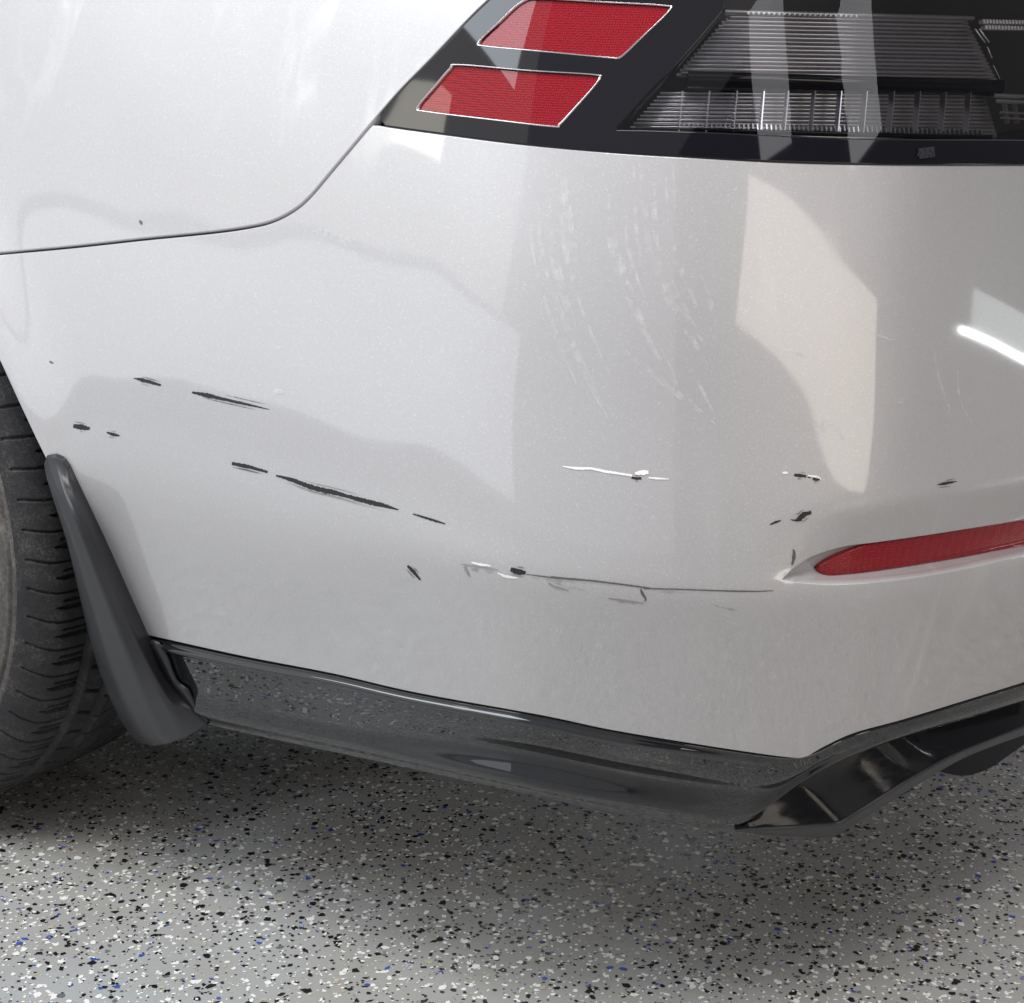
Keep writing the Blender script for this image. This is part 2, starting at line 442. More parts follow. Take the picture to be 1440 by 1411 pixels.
# ------------------------------------------------------------------ floor
struct(obj('added_dark_wall', [(5.4, -5, 0), (5.4, 24, 0), (5.4, 24, 4.6), (5.4, -5, 4.6)], [(0, 3, 2, 1)], new_mat('dim_wall_paint', (.14, .14, .15), .8), None, False))  # unseen wall, added as something dark for lamp housing and bumper to mirror
fv = [(-9, -9, 0), (11, -9, 0), (11, 11, 0), (-9, 11, 0)]
struct(obj('floor', fv, [(0, 1, 2, 3)], mat_floor(), None, False))
def build_flakes():
    A = (FX[1]-FX[0])*(FY[1]-FY[0]); n = int(A*33000)
    cx = rng.uniform(*FX, n); cy = rng.uniform(*FY, n)
    R = np.clip(np.exp(rng.normal(math.log(.00172), .5, n)), .0006, .0046)
    kind = rng.choice(5, n, p=[.46, .36, .035, .085, .06])
    R[kind == 1] *= 1.05
    nv = rng.integers(4, 7, n); V = []; Fc = []; mi = []
    el = rng.uniform(.5, 1, n); ro = rng.uniform(0, 2*math.pi, n); zz = .0002+rng.uniform(0, .0003, n)
    order = []
    tot = 0; VV = np.zeros((int(nv.sum()), 3)); faces = []
    for k in (4, 5, 6):
        ix = np.where(nv == k)[0]; m = len(ix)
        an = (np.arange(k)[None]+rng.uniform(-.33, .33, (m, k)))*2*math.pi/k
        rr = rng.uniform(.65, 1.15, (m, k))*R[ix][:, None]
        x = rr*np.cos(an); y = rr*np.sin(an)*el[ix][:, None]
        c, s = np.cos(ro[ix])[:, None], np.sin(ro[ix])[:, None]
        X = cx[ix][:, None]+x*c-y*s; Y = cy[ix][:, None]+x*s+y*c
        Z = np.broadcast_to(zz[ix][:, None], X.shape)
        VV[tot:tot+m*k] = np.stack([X, Y, Z], 2).reshape(-1, 3)
        faces.append((k, np.arange(tot, tot+m*k).reshape(m, k), kind[ix])); tot += m*k
    me = bpy.data.meshes.new('floor_flakes')
    me.vertices.add(tot); me.vertices.foreach_set('co', VV.ravel())
    loops = np.concatenate([f.ravel() for _, f, _ in faces]); me.loops.add(len(loops)); me.loops.foreach_set('vertex_index', loops.astype(np.int32))
    tots = np.concatenate([np.full(len(f), k) for k, f, _ in faces]); st = np.concatenate([[0], np.cumsum(tots)[:-1]])
    me.polygons.add(len(tots)); me.polygons.foreach_set('loop_start', st.astype(np.int32)); me.polygons.foreach_set('loop_total', tots.astype(np.int32))
    for m in FLK: me.materials.append(m)
    me.polygons.foreach_set('material_index', np.concatenate([q for _, _, q in faces]).astype(np.int32))
    me.update(calc_edges=True); me.validate()
    o = bpy.data.objects.new('floor_flakes', me); COL.objects.link(o); o['kind'] = 'stuff'
    o['label'] = 'black white and blue paint chips scattered in the grey floor'
build_flakes()

# ------------------------------------------------------------------ car
car = bpy.data.objects.new('car', None); COL.objects.link(car)
car['label'] = 'pearl silver sedan seen at its scraped rear corner with black lower trim'
car['category'] = 'car'

def offset_line(uv, d):
    """shift an open (s,z) line sideways by d"""
    t = np.gradient(uv, axis=0); t /= np.linalg.norm(t, axis=1)[:, None]
    return uv+np.stack([-t[:, 1], t[:, 0]], 1)*d
# --- shut line between quarter panel and bumper, left to right
shut = px((0, 357), (100, 348), (200, 337), (300, 327), (355, 319), (385, 311), (412, 297), (435, 278), (470, 237), (522, 175), n=8)
s0 = shut[0]
def arcpts(a0, a1, r, n=40, cz=.335):
    a = np.linspace(math.radians(a0), math.radians(a1), n)
    P = np.stack([r*np.cos(a), np.zeros(n), cz+r*np.sin(a)], 1)
    P[:, 1] = .02; return toS(P)
archpx = px((0, 505), (30, 570), (66, 645), (110, 725), (152, 800), (205, 893), n=6)
P0 = cast([(0, 505)])[0]; r0 = math.hypot(P0[0], P0[2]-.335); an0 = math.degrees(math.atan2(P0[2]-.335, P0[0]))
lampbot = px((522, 175), (600, 186), (733, 203), (860, 214.5), (980, 222), (1100, 228.5), (1250, 232), (1440, 232.5), n=6)
lampleft = px((522, 175), (563, 128), (610, 80), (660, 27), (685, 3), n=5)
botw = px((205, 892), (341, 922), (470, 947), (583, 973), (760, 1005), (860, 1026), (981, 1046), (1060, 1058), (1110, 1064.5), (1132, 1064), (1158, 1050), (1202, 1030), (1271, 1011), (1343, 989), (1440, 959), n=6)
# continue beyond the frame along the rear
sR = lampbot[-1]; sB = botw[-1]
smax = toS(np.array([[1.12, 1.0, .5]]))[0, 0]
lb_ext = np.array([[smax, sR[1]-.004]]); bt_ext = np.array([[sB[0]+.12, sB[1]+.006], [smax, sB[1]+.01]])
# quarter panel
arch_top = arcpts(an0, 178, r0)
# point where the shut line meets the arch
sa_dir = np.array([[s0[0]-.06, s0[1]-.007]])
hit = None
gap = .0021
shut_full = np.vstack([np.array([[s0[0]-.10, s0[1]-.012]]), shut])
# clip the left end of the shut line at the arch circle
def XZ(uv): P = S(uv); return P
ss = resample(shut_full, .004); Pq = S(ss); rr = np.hypot(Pq[:, 0], Pq[:, 2]-.335); ss = ss[(rr > r0) | (Pq[:, 0] > .3)]
Pj = S(ss[:1])[0]; anj = math.degrees(math.atan2(Pj[2]-.335, Pj[0]))
sx0 = toS(np.array([[-.62, .02, .5]]))[0, 0]
ztop = .93
upper = offset_line(ss, gap); lower = offset_line(ss, -gap)
lampL_up = lampleft.copy(); lampL_up = offset_line(lampL_up, .002)
toplamp = lampL_up[-1]+(lampL_up[-1]-lampL_up[-8])*2.2
fender = np.vstack([upper[:-1], lampL_up[2:], toplamp[None], [[toplamp[0]+.03, ztop]], [[sx0, ztop]], [[sx0, .30]], arcpts(178, anj, r0)[:-1]])
FEN = panel('quarter_panel', fender, PAINT, car, .009)
# --- bumper with its reflector recess
# recess outline: sharp top edge = reflector top, bottom = bright lip
rec_px_top = [(1099, 815), (1107, 806), (1125, 792), (1147, 780), (1187, 768), (1233, 762), (1330, 748), (1440, 730)]
rec_px_bot = [(1440, 783), (1400, 792), (1360, 801), (1300, 812), (1237, 820), (1190, 823), (1160, 823.5), (1120, 820.5)]
rt = px(*rec_px_top, n=5); rb = px(*rec_px_bot, n=5)
ext = .13
re_ = np.array([[rt[-1][0]+ext*.5, rt[-1][1]-.002], [rt[-1][0]+ext, rt[-1][1]-.008], [rt[-1][0]+ext+.01, rt[-1][1]-.02], [rb[0][0]+ext, rb[0][1]-.012], [rb[0][0]+ext*.5, rb[0][1]-.007]])
recess = np.vstack([rt, re_, rb])
bump_out = np.vstack([lower, lampbot[1:]-[0, .0012], lb_ext, bt_ext[::-1], botw[::-1], archpx[::-1][1:], arcpts(an0, anj, r0)[1:]])
sA0, sA1 = rt[0][0]-.05, rt[-1][0]+ext+.03
BUM = panel('bumper', bump_out, PAINT, car, .008, holes=[recess], fine=[(sA0, .40, sA1, .50, .004)])
BUM['label'] = 'silver rear bumper cover with black scrapes'
# recess walls: from outline inward
ro = resample(recess, .003, True)
if area2(ro) < 0: ro = ro[::-1]
cr = S(ro)
def inner_outline(pts, offd):
    return resample(toS(cast(pts, offd)), .003, True)
lens_px = [(1151, 800), (1162, 792), (1181, 782), (1205, 773), (1232, 766), (1330, 750), (1440, 732), (1440, 767), (1330, 786), (1227, 802), (1190, 806.5), (1168, 808), (1157, 805)]
lp = catmull(lens_px[:7], 4); lq = catmull(lens_px[7:], 4)
UNDER[0] = 0.
lt = toS(cast(lp, -.017)); lbm = toS(cast(lq, -.017))
lext = np.array([[lt[-1][0]+ext-.01, lt[-1][1]-.010], [lbm[0][0]+ext-.02, lbm[0][1]-.006]])
lens_uv = np.vstack([lt, lext, lbm])
def match(poly_from, target):
    t = resample(target, .0008, True)
    return np.array([t[np.argmin((((t-p)*[1, 1.6])**2).sum(1))] for p in poly_from])
mt = match(ro, lens_uv)
off0 = F(*cr.T)
rows = [cr]
for a, b in [(.04, .12), (.12, .32), (.3, .62), (.6, .85), (1.0, 1.)]:
    p = ro*(1-a)+mt*a
    rows.append(np.vstack([S(p[k:k+1], off0[k]*(1-b)-.022*b) for k in range(len(p))]))
RECESS = ribbon('reflector_recess', rows, PAINT, BUM, closed=True, flip=True)
RECESS['label'] = 'scooped silver pocket around the red reflector'
bp = panel('recess_back', recess, DARK, BUM, .012, off=-.026, depth=.002)
RF = panel('reflector', lens_uv, RED2, car, .006, off=-.017, roll=.0015, depth=.008)
RF['label'] = 'long slim red bumper reflector with honeycomb pattern'
UNDER[0] = 1.

# --- inner shell so that no gap shows through
sh = []
us = np.linspace(_sl[20], smax, 70)
zs = np.linspace(.24, 1.0, 34)
rows = [S(np.stack([us, np.full(70, z)], 1), -.045 if z > .37 else -.09) for z in zs]
V = np.vstack(rows); Fc = []
for r in range(33):
    for i in range(69):
        a = r*70+i; c = V[[a, a+1, a+71, a+70]].mean(0)
        if math.hypot(c[0], c[2]-.335) < .42 and c[0] < .44: continue
        if c[2] < .34 and c[0] < .5: continue
        Fc.append((a, a+1, a+71, a+70))
obj('inner_shell', V, Fc, DARK, car)
# wheel housing
ths = np.linspace(math.radians(12), math.radians(192), 40)
rows = [np.stack([.385*np.cos(ths), np.full(40, y), .335+.395*np.sin(ths)], 1) for y in (.025, .15, .32)]
rows.append(np.stack([.02*np.cos(ths), np.full(40, .321), .335+.02*np.sin(ths)], 1))
ribbon('wheel_housing', rows, DARK, car, solid=.003)
# underbody tray and body box behind it
def boxmesh(name, lo, hi, mat, parent, bev=.01):
    bm = bmesh.new(); bmesh.ops.create_cube(bm, size=1)
    for v in bm.verts: v.co = Vector([lo[k]+(v.co[k]+.5)*(hi[k]-lo[k]) for k in range(3)])
    bmesh.ops.bevel(bm, geom=bm.edges[:], offset=bev, segments=2, affect='EDGES')
    me = bpy.data.meshes.new(name); bm.to_mesh(me); bm.free(); me.materials.append(mat)
    o = bpy.data.objects.new(name, me); COL.objects.link(o); o.parent = parent; return o
boxmesh('underbody_tray', (.50, .30, .25), (.90, 1.6, .31), DARK, car, .03)
boxmesh('underbody_floor', (-3.2, .12, .19), (.40, 1.76, .34), DARK, car, .03) if False else boxmesh('underbody_floor', (-3.2, .33, .20), (.40, 1.53, .30), DARK, car, .03)
boxmesh('sill', (-3.2, .07, .18), (-.42, .30, .5), DARK, car, .03)

# --- lower trim: hangs below the bumper edge and curls under
top_line = resample(toS(cast(catmull([(206, 897), (341, 927), (470, 951), (583, 977), (760, 1009), (860, 1030), (981, 1050), (1060, 1062), (1115, 1068), (1140, 1066), (1160, 1054), (1202, 1034), (1271, 1014), (1343, 992), (1440, 963)], 6), -.004)), .0025)
NT_ = 240
def resn(P, n):
    P = np.asarray(P, float); L = np.concatenate([[0], np.cumsum(np.linalg.norm(np.diff(P, axis=0), axis=1))]); t = np.linspace(0, L[-1], n)
    return np.stack([np.interp(t, L, P[:, k]) for k in range(P.shape[1])], 1)
t3 = resn(cast(catmull([(204, 896), (341, 926), (470, 950), (583, 976), (760, 1008), (860, 1029), (981, 1049), (1060, 1061), (1112, 1067), (1134, 1066.5), (1158, 1053), (1202, 1033), (1271, 1014), (1343, 992), (1440, 962)], 6), -.003), NT_)
# lower edge: up to (1053,1148) the outer bottom, afterwards the edge of the diffuser opening
b3 = resn(cast(catmull([(280, 1017), (350, 1033), (422, 1048), (526, 1070), (623, 1091), (760, 1121), (860, 1143), (940, 1158), (1000, 1166), (1045, 1163), (1078, 1136), (1110, 1110), (1166, 1077), (1222, 1053), (1287, 1031), (1383, 1003), (1440, 986)], 6), -.002), NT_)
# align: match by fraction tables so that the corner columns meet
def warp(P, src, dst):
    n = len(P); f = np.linspace(0, 1, n); g = np.interp(f, dst, src); L = np.linspace(0, 1, n)
    return np.stack([np.interp(g, L, P[:, k]) for k in range(3)], 1)
def frac(P, pt):
    q = np.array(pt, float); d = project(P)-q; return np.argmin((d**2).sum(1))/(len(P)-1)
def project(P):
    d = np.asarray(P)-CAM; z = d@CF; return np.stack([720+FPX*(d@CR)/z, 705.5-FPX*(d@CU)/z], -1)
def gsm(P, sg=6):
    k = np.arange(-3*sg, 3*sg+1); g = np.exp(-k**2/(2*sg*sg)); g /= g.sum(); m = 3*sg
    Q = np.vstack([2*P[0]-P[m:0:-1], P, 2*P[-1]-P[-2:-m-2:-1]])
    return np.stack([np.convolve(Q[:, i], g, 'valid') for i in range(3)], 1)
t3 = gsm(t3, 3); b3 = gsm(b3, 4)
ft = frac(t3, (1128, 1067)); fb = frac(b3, (1045, 1163))
t3w = warp(t3, [0, ft, 1], [0, .66, 1]); b3w = warp(b3, [0, fb, 1], [0, .66, 1])
f = np.linspace(0, 1, NT_)
nrm = grad(t3w)
side = np.ones(NT_)[:, None]
def lerp(a, w_=None): return t3w*(1-a)+b3w*a
def bulge(a, d): return lerp(a)+nrm*(np.asarray(d)*np.ones(NT_))[:, None]
lip = sstep(0, .03, f)*(1-sstep(.5, .66, f))*.0038
crn = sstep(.22, .48, f)*(1-sstep(.56, .80, f))
side_k = 1-sstep(.45, .75, f)
rows = [t3w-nrm*.012, t3w-nrm*.002]
for a in np.concatenate([np.linspace(0, .16, 15), np.linspace(.18, 1, 44)]):
    d_ = .0012+lip*math.exp(-((a-.065)/.035)**4)+.0016*math.sin(math.pi*a)+.0065*side_k*math.exp(-((a-.80)/.13)**2)*(1-a**12)-.007*crn*math.exp(-((a-.52)/.16)**2)
    rows.append(bulge(a, d_*(1-a**10)))
rows += [b3w-nrm*.0012+np.array([0, 0, -.0004]), b3w-nrm*.004+np.array([0, 0, -.0010]), b3w-nrm*.03+np.array([0, 0, .004])]
TR = ribbon('lower_trim', rows, TRIM, car, flip=True)
TR['label'] = 'glossy dark lower valance reflecting the speckled floor'
ext_t = t3w[-1:]; # extend beyond frame along the rear
def extend_rows(rows_end, n=14, L=.55):
    out = []
    for p in rows_end:
        uv = toS(p[None])[0]; off = float(F(*p[:, None])[0])
        o = [S(np.array([[uv[0]+L*k/n, uv[1]+.004*math.sin(k/n*3)]]), off)[0] for k in range(n+1)]
        out.append(np.array(o))
    return out
ribbon('lower_trim', extend_rows([r[-1] for r in rows]), TRIM, car, flip=True)

# --- diffuser: recessed gloss blade and its lip
ND = 160
D3 = resn(cast(catmull([(1035, 1165.5), (1047, 1161), (1078, 1135), (1110, 1111), (1166, 1078), (1222, 1054), (1287, 1032), (1383, 1004), (1440, 987), (1500, 972)], 6), -.003), ND)
E3 = resn(cast(catmull([(1035, 1166), (1055, 1165), (1100, 1163), (1150, 1160), (1180, 1156), (1206, 1141), (1263, 1105), (1331, 1066), (1385, 1043), (1440, 1022), (1500, 1002)], 6), -.001), ND)
G3 = resn(cast(catmull([(1034, 1166.5), (1050, 1171), (1080, 1174.5), (1118, 1176.5), (1172, 1176.5), (1196, 1163), (1247, 1131), (1295, 1101), (1360, 1064), (1440, 1034), (1500, 1014)], 6), -.003), ND)
fe = frac(E3, (1182, 1155)); fg = frac(G3, (1174, 1176)); fd = frac(D3, (1110, 1111))
D3 = warp(D3, [0, fd, 1], [0, .3, 1]); E3 = warp(E3, [0, fe, 1], [0, .3, 1]); G3 = warp(G3, [0, fg, 1], [0, .3, 1])
nd = grad(D3); fdv = np.linspace(0, 1, ND); dep = (sstep(0, .35, fdv)*.030+.002)[:, None]
step_ = (sstep(.44, .47, fdv)-sstep(.50, .53, fdv))[:, None]*.005
rows = [D3, D3-nd*.003, D3*.92+E3*.08-nd*dep*.75, D3*.72+E3*.28-nd*dep*(1.05), D3*.45+E3*.55-nd*(dep*.8-step_), D3*.2+E3*.8-nd*(dep*.38-step_*.6), E3-nd*.001]
DF = ribbon('diffuser_blade', smooth_rows(rows, 4), BLACK, car, flip=True)
DF['label'] = 'gloss black diffuser channel with a raised step'
rows = [E3-nd*.004, E3+nd*.0008, E3*.75+G3*.25+nd*.002, E3*.35+G3*.65+nd*.0015, G3, G3-nd*.006+np.array([0, 0, -.001]), G3-nd*.035+np.array([0, 0, .004])]
LP = ribbon('diffuser_lip', smooth_rows(rows, 3), FLAP, car, flip=True)
# far fin beneath the rear valance
fp = catmull([(1315, 1080), (1340, 1086), (1360, 1087), (1385, 1079), (1402, 1069), (1440, 1042), (1480, 1015), (1480, 960), (1330, 1020)], 4)
def plane_cast(p, y, slope=0):
    d = rays(p); t = (y-CAM[1])/d[:, 1]; return CAM+d*t[:, None]
Pf = plane_cast(fp, .62); n = len(Pf)
V = np.vstack([Pf, Pf+[-.05, .10, .0]])
Fc = [tuple(range(n))]+[(i, (i+1) % n, n+(i+1) % n, n+i) for i in range(n)]+[tuple(range(2*n-1, n-1, -1))]
FIN = obj('exhaust_fin', V, Fc, FLAP, car, False)
md = FIN.modifiers.new('bevel', 'BEVEL'); md.width = .004; md.segments = 2; md.limit_method = 'ANGLE'

# --- mud flap
NF = 70
def lineF(p, off, n=NF):
    return resn(cast(catmull(p, 6), off), n)
L0 = [(62, 653), (66, 674), (80, 718), (95, 766), (112, 838), (128, 905), (148, 966), (168, 1010), (184, 1034), (197, 1044)]
L1 = [(65, 645), (77, 684), (97, 742), (117, 803), (143, 890), (156, 935), (173, 985), (192, 1024), (206, 1041), (215, 1048)]
L2 = [(76, 643), (91, 690), (116, 752), (140, 815), (168, 886), (184, 930), (203, 985), (218, 1022), (228, 1038), (236, 1045)]
L3 = [(88, 648), (103, 690), (126, 742), (150, 800), (178, 866), (202, 922), (227, 970), (244, 1000), (256, 1024), (262, 1036)]
L4 = [(97, 659), (112, 691), (131, 731), (154, 781), (180, 840), (206, 898), (226, 945), (250, 977), (272, 1000), (291, 1018)]
offs = (.004, .022, .026, .017, .0035)
fl = [lineF(L, o_) for L, o_ in zip((L0, L1, L2, L3, L4), offs)]
tp = sstep(-.02, .22, np.linspace(0, 1, NF))
for i, L in enumerate((L0, L1, L2, L3, L4)):
    q = resn(catmull(L, 6), NF); o_ = .004+(offs[i]-.004)*tp if i < 4 else np.full(NF, .0035)
    fl[i] = cast(q, o_)
back = fl[0]+np.array([-.012, .030, 0]); 
def dense(a, b, m):  # rows between two feature lines with flat facets
    return [a*(1-k/m)+b*(k/m) for k in range(m)]
rows = [back]+dense(fl[0]+np.array([-.003, .004, 0]), fl[0], 2)+dense(fl[0], fl[1], 4)+dense(fl[1], fl[2], 4)+dense(fl[2], fl[3], 4)+dense(fl[3], fl[4], 4)+[fl[4], fl[4]-grad(fl[4])*.010]
MF = ribbon('mud_flap', rows, FLAP, car, flip=True)
# close the bottom and the top with a rolled edge
edge = np.array([r[-1] for r in rows[1:-1]]); cen = edge.mean(0)
eb = [edge, edge+np.array([-.002, .003, -.0025]), edge+np.array([-.006, .012, -.002]), edge+np.array([-.012, .03, .004])]
ribbon('flap_edge', eb, FLAP, MF, flip=False)
edge = np.array([r[0] for r in rows[1:-1]])
eb = [edge, edge+np.array([-.001, .002, .002]), edge+np.array([-.003, .010, .0025]), edge+np.array([-.006, .02, 0])]
ribbon('flap_edge', eb, FLAP, MF, flip=True)
# wavy clip between flap and trim
c0 = cast(catmull([(208, 905), (222, 937), (246, 972), (270, 997), (291, 1017)], 6), .0030)
c1 = cast(catmull([(211, 902), (221, 906), (233, 926), (240, 945), (248, 962), (262, 972), (270, 988), (279, 1001), (291, 1016)], 3), .0030)
c0 = resn(c0, 25); c1 = resn(c1, 25); g0 = grad(c0)
ribbon('flap_clip', [c0-g0*.003, c0, c1, c1-grad(c1)*.003], FLAP, MF, flip=True)

# --- tail lamp
TL = bpy.data.objects.new('tail_lamp', None); COL.objects.link(TL); TL.parent = car
TL.location = (0, 0, 0); TL['label'] = 'smoked tail lamp with red reflector panels'
# housing sheet: whole lamp outline, its clear window cut out
lz = .955
win_px = [(862, 184), (900, 142), (960, 79), (1013, 17), (1017, 10)]
winb = [(1440, 198.5), (1408, 198), (1263, 197.5), (1150, 195), (1001, 188), (905, 184.5)]
wl = px(*win_px, n=3); wb = px(*winb, n=3)
wtop = wl[-1]+(wl[-1]-wl[-3])*3
sEnd = toS(np.array([[1.12, .62, .8]]))[0, 0]
window = np.vstack([wl, [[wtop[0], .885]], [[sEnd-.01, .885]], [[sEnd-.01, wb[0][1]]], wb])
LL = offset_line(lampleft, -.0012)
LB = lampbot+[0, .0012]
tl_top = LL[-1]+(LL[-1]-LL[-8])*1.5
redU = catmull([(672, 60), (700, 32), (733, 2), (760, -3), (850, 2), (935, 7), (943, 14), (905, 52), (878, 78), (868, 83), (855, 82), (760, 73), (683, 66)], 5, True)
redL = catmull([(586, 152), (610, 122), (632, 96), (645, 90), (740, 98), (836, 104), (845, 109), (835, 124), (805, 158), (788, 176), (778, 179), (690, 169), (600, 158)], 5, True)
rU = toS(cast(redU)); rL = toS(cast(redL))
lamp_out = np.vstack([LL[2:], tl_top[None], [[tl_top[0]+.02, .90]], [[sEnd, .90]], [[sEnd, LB[-1][1]]], LB[::-1][:-2]])
HS = panel('lamp_housing', lamp_out, LAMPBLACK, TL, .008, off=.001, roll=.0012, depth=.012, holes=[window, rU, rL])
for q, nm in ((rU, 'upper'), (rL, 'lower')):
    c = q.mean(0); qi = c+(q-c)*.97
    P = S(q, .001); n_ = grad(P)
    Pi = S(c+(q-c)*[.97, .945], .0004)
    Pm = (P+Pi)/2+n_*.0010
    rim = ribbon('reflector_rim', [P-n_*.004, P, Pm, Pi, Pi-n_*.006], CHROME, TL, closed=True)
    R_ = panel('red_reflector', c+(q-c)*[.967, .94], RED, TL, .005, off=-.0012, roll=.0008, depth=.005)
    R_['label'] = 'top red parallelogram reflector' if nm == 'upper' else 'bottom red parallelogram reflector'
# clear lens over the window and over everything inside
LN = panel('clear_lens', window, GLASS, TL, .010, off=.0005, roll=.0004, depth=.0010)
LN['label'] = 'clear outer lens of the lamp'
# back of the lamp bowl
bowl = [S(np.stack([np.linspace(wl[:, 0].min()-.01, sEnd, 60), np.full(60, z)], 1), -.050) for z in np.linspace(.72, .90, 8)]
ribbon('lamp_bowl', bowl, new_mat('lamp_bowl_grey', (.26, .25, .28), .5, .5), TL)
wc = resample(window, .004, True)
ribbon('window_wall', [S(wc, -.0005), S(wc, -.05)], LAMPBLACK, TL, closed=True)

def strip_px(a, b, off, h, n=24, th=.003, name='reflector_rib', mat=None, parent=None):
    """horizontal bar following the lamp's depth surface between two image points"""
    P = cast(np.stack([np.linspace(a[0], b[0], n), np.linspace(a[1], b[1], n)], 1), off); g = grad(P)
    up = np.array([0, 0, h])
    return ribbon(name, [P-g*th+up*.5, P+up*.5, P+g*.0006, P-up*.5, P-g*th-up*.5], mat or PRISM, parent or TL, flip=True)
# upper chamber ribs
UP = bpy.data.objects.new('upper_optic', None); COL.objects.link(UP); UP.parent = TL
LO = bpy.data.objects.new('lower_optic', None); COL.objects.link(LO); LO.parent = TL
def xl(v): return 862+(184-v)*(1013-862)/(184-17)*.97+14
def xr_u(v): return 1372+(v-36)*.50
nrib = 15
for i in range(nrib):
    v = 24+i*5.6
    a = (xl(v)+8+abs(i-7)*.4, v); b = (xr_u(v)-8, v+7)
    strip_px(a, b, -.024, .0016, mat=PRISM if i % 3 else PRISMD, parent=UP)
strip_px((xl(20), 17), (1370, 26), -.022, .0035, mat=PRISMD, parent=UP, name='dotted_edge')
for i in range(nrib+1):
    v = 21+i*5.6
    strip_px((xl(v)+6, v), (xr_u(v)-6, v+7), -.030, .0030, mat=PRISMD, parent=UP, name='reflector_step')
# small light-guide teeth along the top edge
def boxat(name, pxy, off, sz, mat, parent, skew=0.):
    P = cast([pxy], off)[0]; n_ = grad(P[None])[0]; t_ = np.cross([0, 0, 1.], n_); t_ /= np.linalg.norm(t_); u_ = np.cross(n_, t_)
    V = []
    for k in (-1, 1):
        for (a, b) in ((-1, -1), (1, -1), (1, 1), (-1, 1)):
            V.append(P+t_*(a*sz[0]/2+b*skew)+u_*b*sz[1]/2+n_*k*sz[2]/2)
    Fc = [(3, 2, 1, 0), (4, 5, 6, 7), (0, 1, 5, 4), (1, 2, 6, 5), (2, 3, 7, 6), (3, 0, 4, 7)]
    o = obj(name, V, Fc, mat, parent, False); return o
for i in range(22):
    boxat('guide_tooth', (1052+i*7.2, 18.5+i*.22), -.015, (.0016, .0016, .002), LED, UP)
# dark divider
strip_px((968, 110), (1412, 122), -.010, .0095, th=.03, name='divider_bar', mat=LAMPBLACK)
# lower chamber: cells between blades
bx = [958, 996, 1035, 1073, 1107, 1145, 1182, 1218, 1256, 1293, 1329, 1364]
for i in range(11):
    v = 131+i*5.3
    xa = max(xl(v)+6, 886+max(0, (170-v))*.9)
    strip_px((xa, v), (1385+(v-131)*.3, v+4.5), -.026, .0017, mat=PRISM if i % 2 else PRISMD, parent=LO)
    strip_px((xa, v+2.6), (1385+(v-131)*.3, v+7), -.031, .0024, mat=PRISMD, parent=LO, name='reflector_step')
for x in bx:
    A_, B_ = cast([(x+2, 128), (x-3, 185)], -.012); n_ = grad(A_[None])[0]
    t_ = np.cross([0, 0, 1.], n_); t_ /= np.linalg.norm(t_)
    V = []
    for p in (A_, B_):
        for (a, b) in ((-1, 0), (1, 0), (1, -1), (-1, -1)): V.append(p+t_*a*.0005+n_*b*.005)
    obj('light_blade', V, [(0, 1, 2, 3), (7, 6, 5, 4), (0, 4, 5, 1), (1, 5, 6, 2), (2, 6, 7, 3), (3, 7, 4, 0)], PRISM, LO, False)
for i in range(66):
    x = 962+i*6.4
    boxat('blade_tooth', (x, 177+i*.14+rng.uniform(-1, 1)), -.016, (.0011, .0038, .003), PRISM if rng.random() < .6 else PRISMD, LO)
strip_px((893, 180), (1395, 193), -.012, .0022, name='lower_edge', mat=LAMPBLACK, parent=LO, th=.012)
strip_px((900, 186), (1395, 199), -.012, .0012, name='lower_edge', mat=PRISMD, parent=LO, th=.012)
# LED rows at the right and the slanting guide
for r_ in (0, 1):
    for i in range(14):
        boxat('led_segment', (1381+r_*3+i*4.5, 31+r_*8.3+i*.1), -.006, (.0034, .0030, .004), LED, TL)
for (a, b, wd) in (((1371, 41), (1385, 60), 3.2), ((1377, 41), (1391, 60), 3.2), ((1388, 66), (1395, 82), 2.5), ((1397, 92), (1406, 111), 1.6)):
    P = cast(np.array([a, b]), -.006)
    tube('light_guide', P, wd*.00019, LED, TL, 6)
for (a, b) in (((1398, 134), (1440, 136)), ((1400, 142), (1440, 144)), ((1405, 158), (1440, 160)), ((1406, 166), (1440, 168))):
    strip_px(a, b, -.008, .0030 if a[1] < 150 else .0018, n=6, name='side_fin', mat=PRISM if a[1] < 150 else PRISMD)
for x in (1414, 1428):
    boxat('side_fin', (x, 160), -.010, (.0010, .016, .004), PRISMD, TL)

# --- stamped mark on the lamp base
boxat('lamp_mark', (1303, 215), .0015, (.019, .0075, .0006), new_mat('mark_grey', (.035, .035, .042), .3), TL)
for i, (dx, dy, w_, h_) in enumerate([(-11, -4, 4, 3), (-12, 3, 4, 4), (-8, 0, 3, 3), (-2, -4, 5, 2), (-3, 4, 5, 2), (5, -3, 4, 3), (4, 4, 5, 2), (9, 0, 3, 5), (11, 5, 4, 2), (0, 0, 2, 2)]):
    boxat('mark_dash', (1303+dx, 215+dy), .0021, (w_*.0005, h_*.0005, .0003), DARK, TL, .0003)

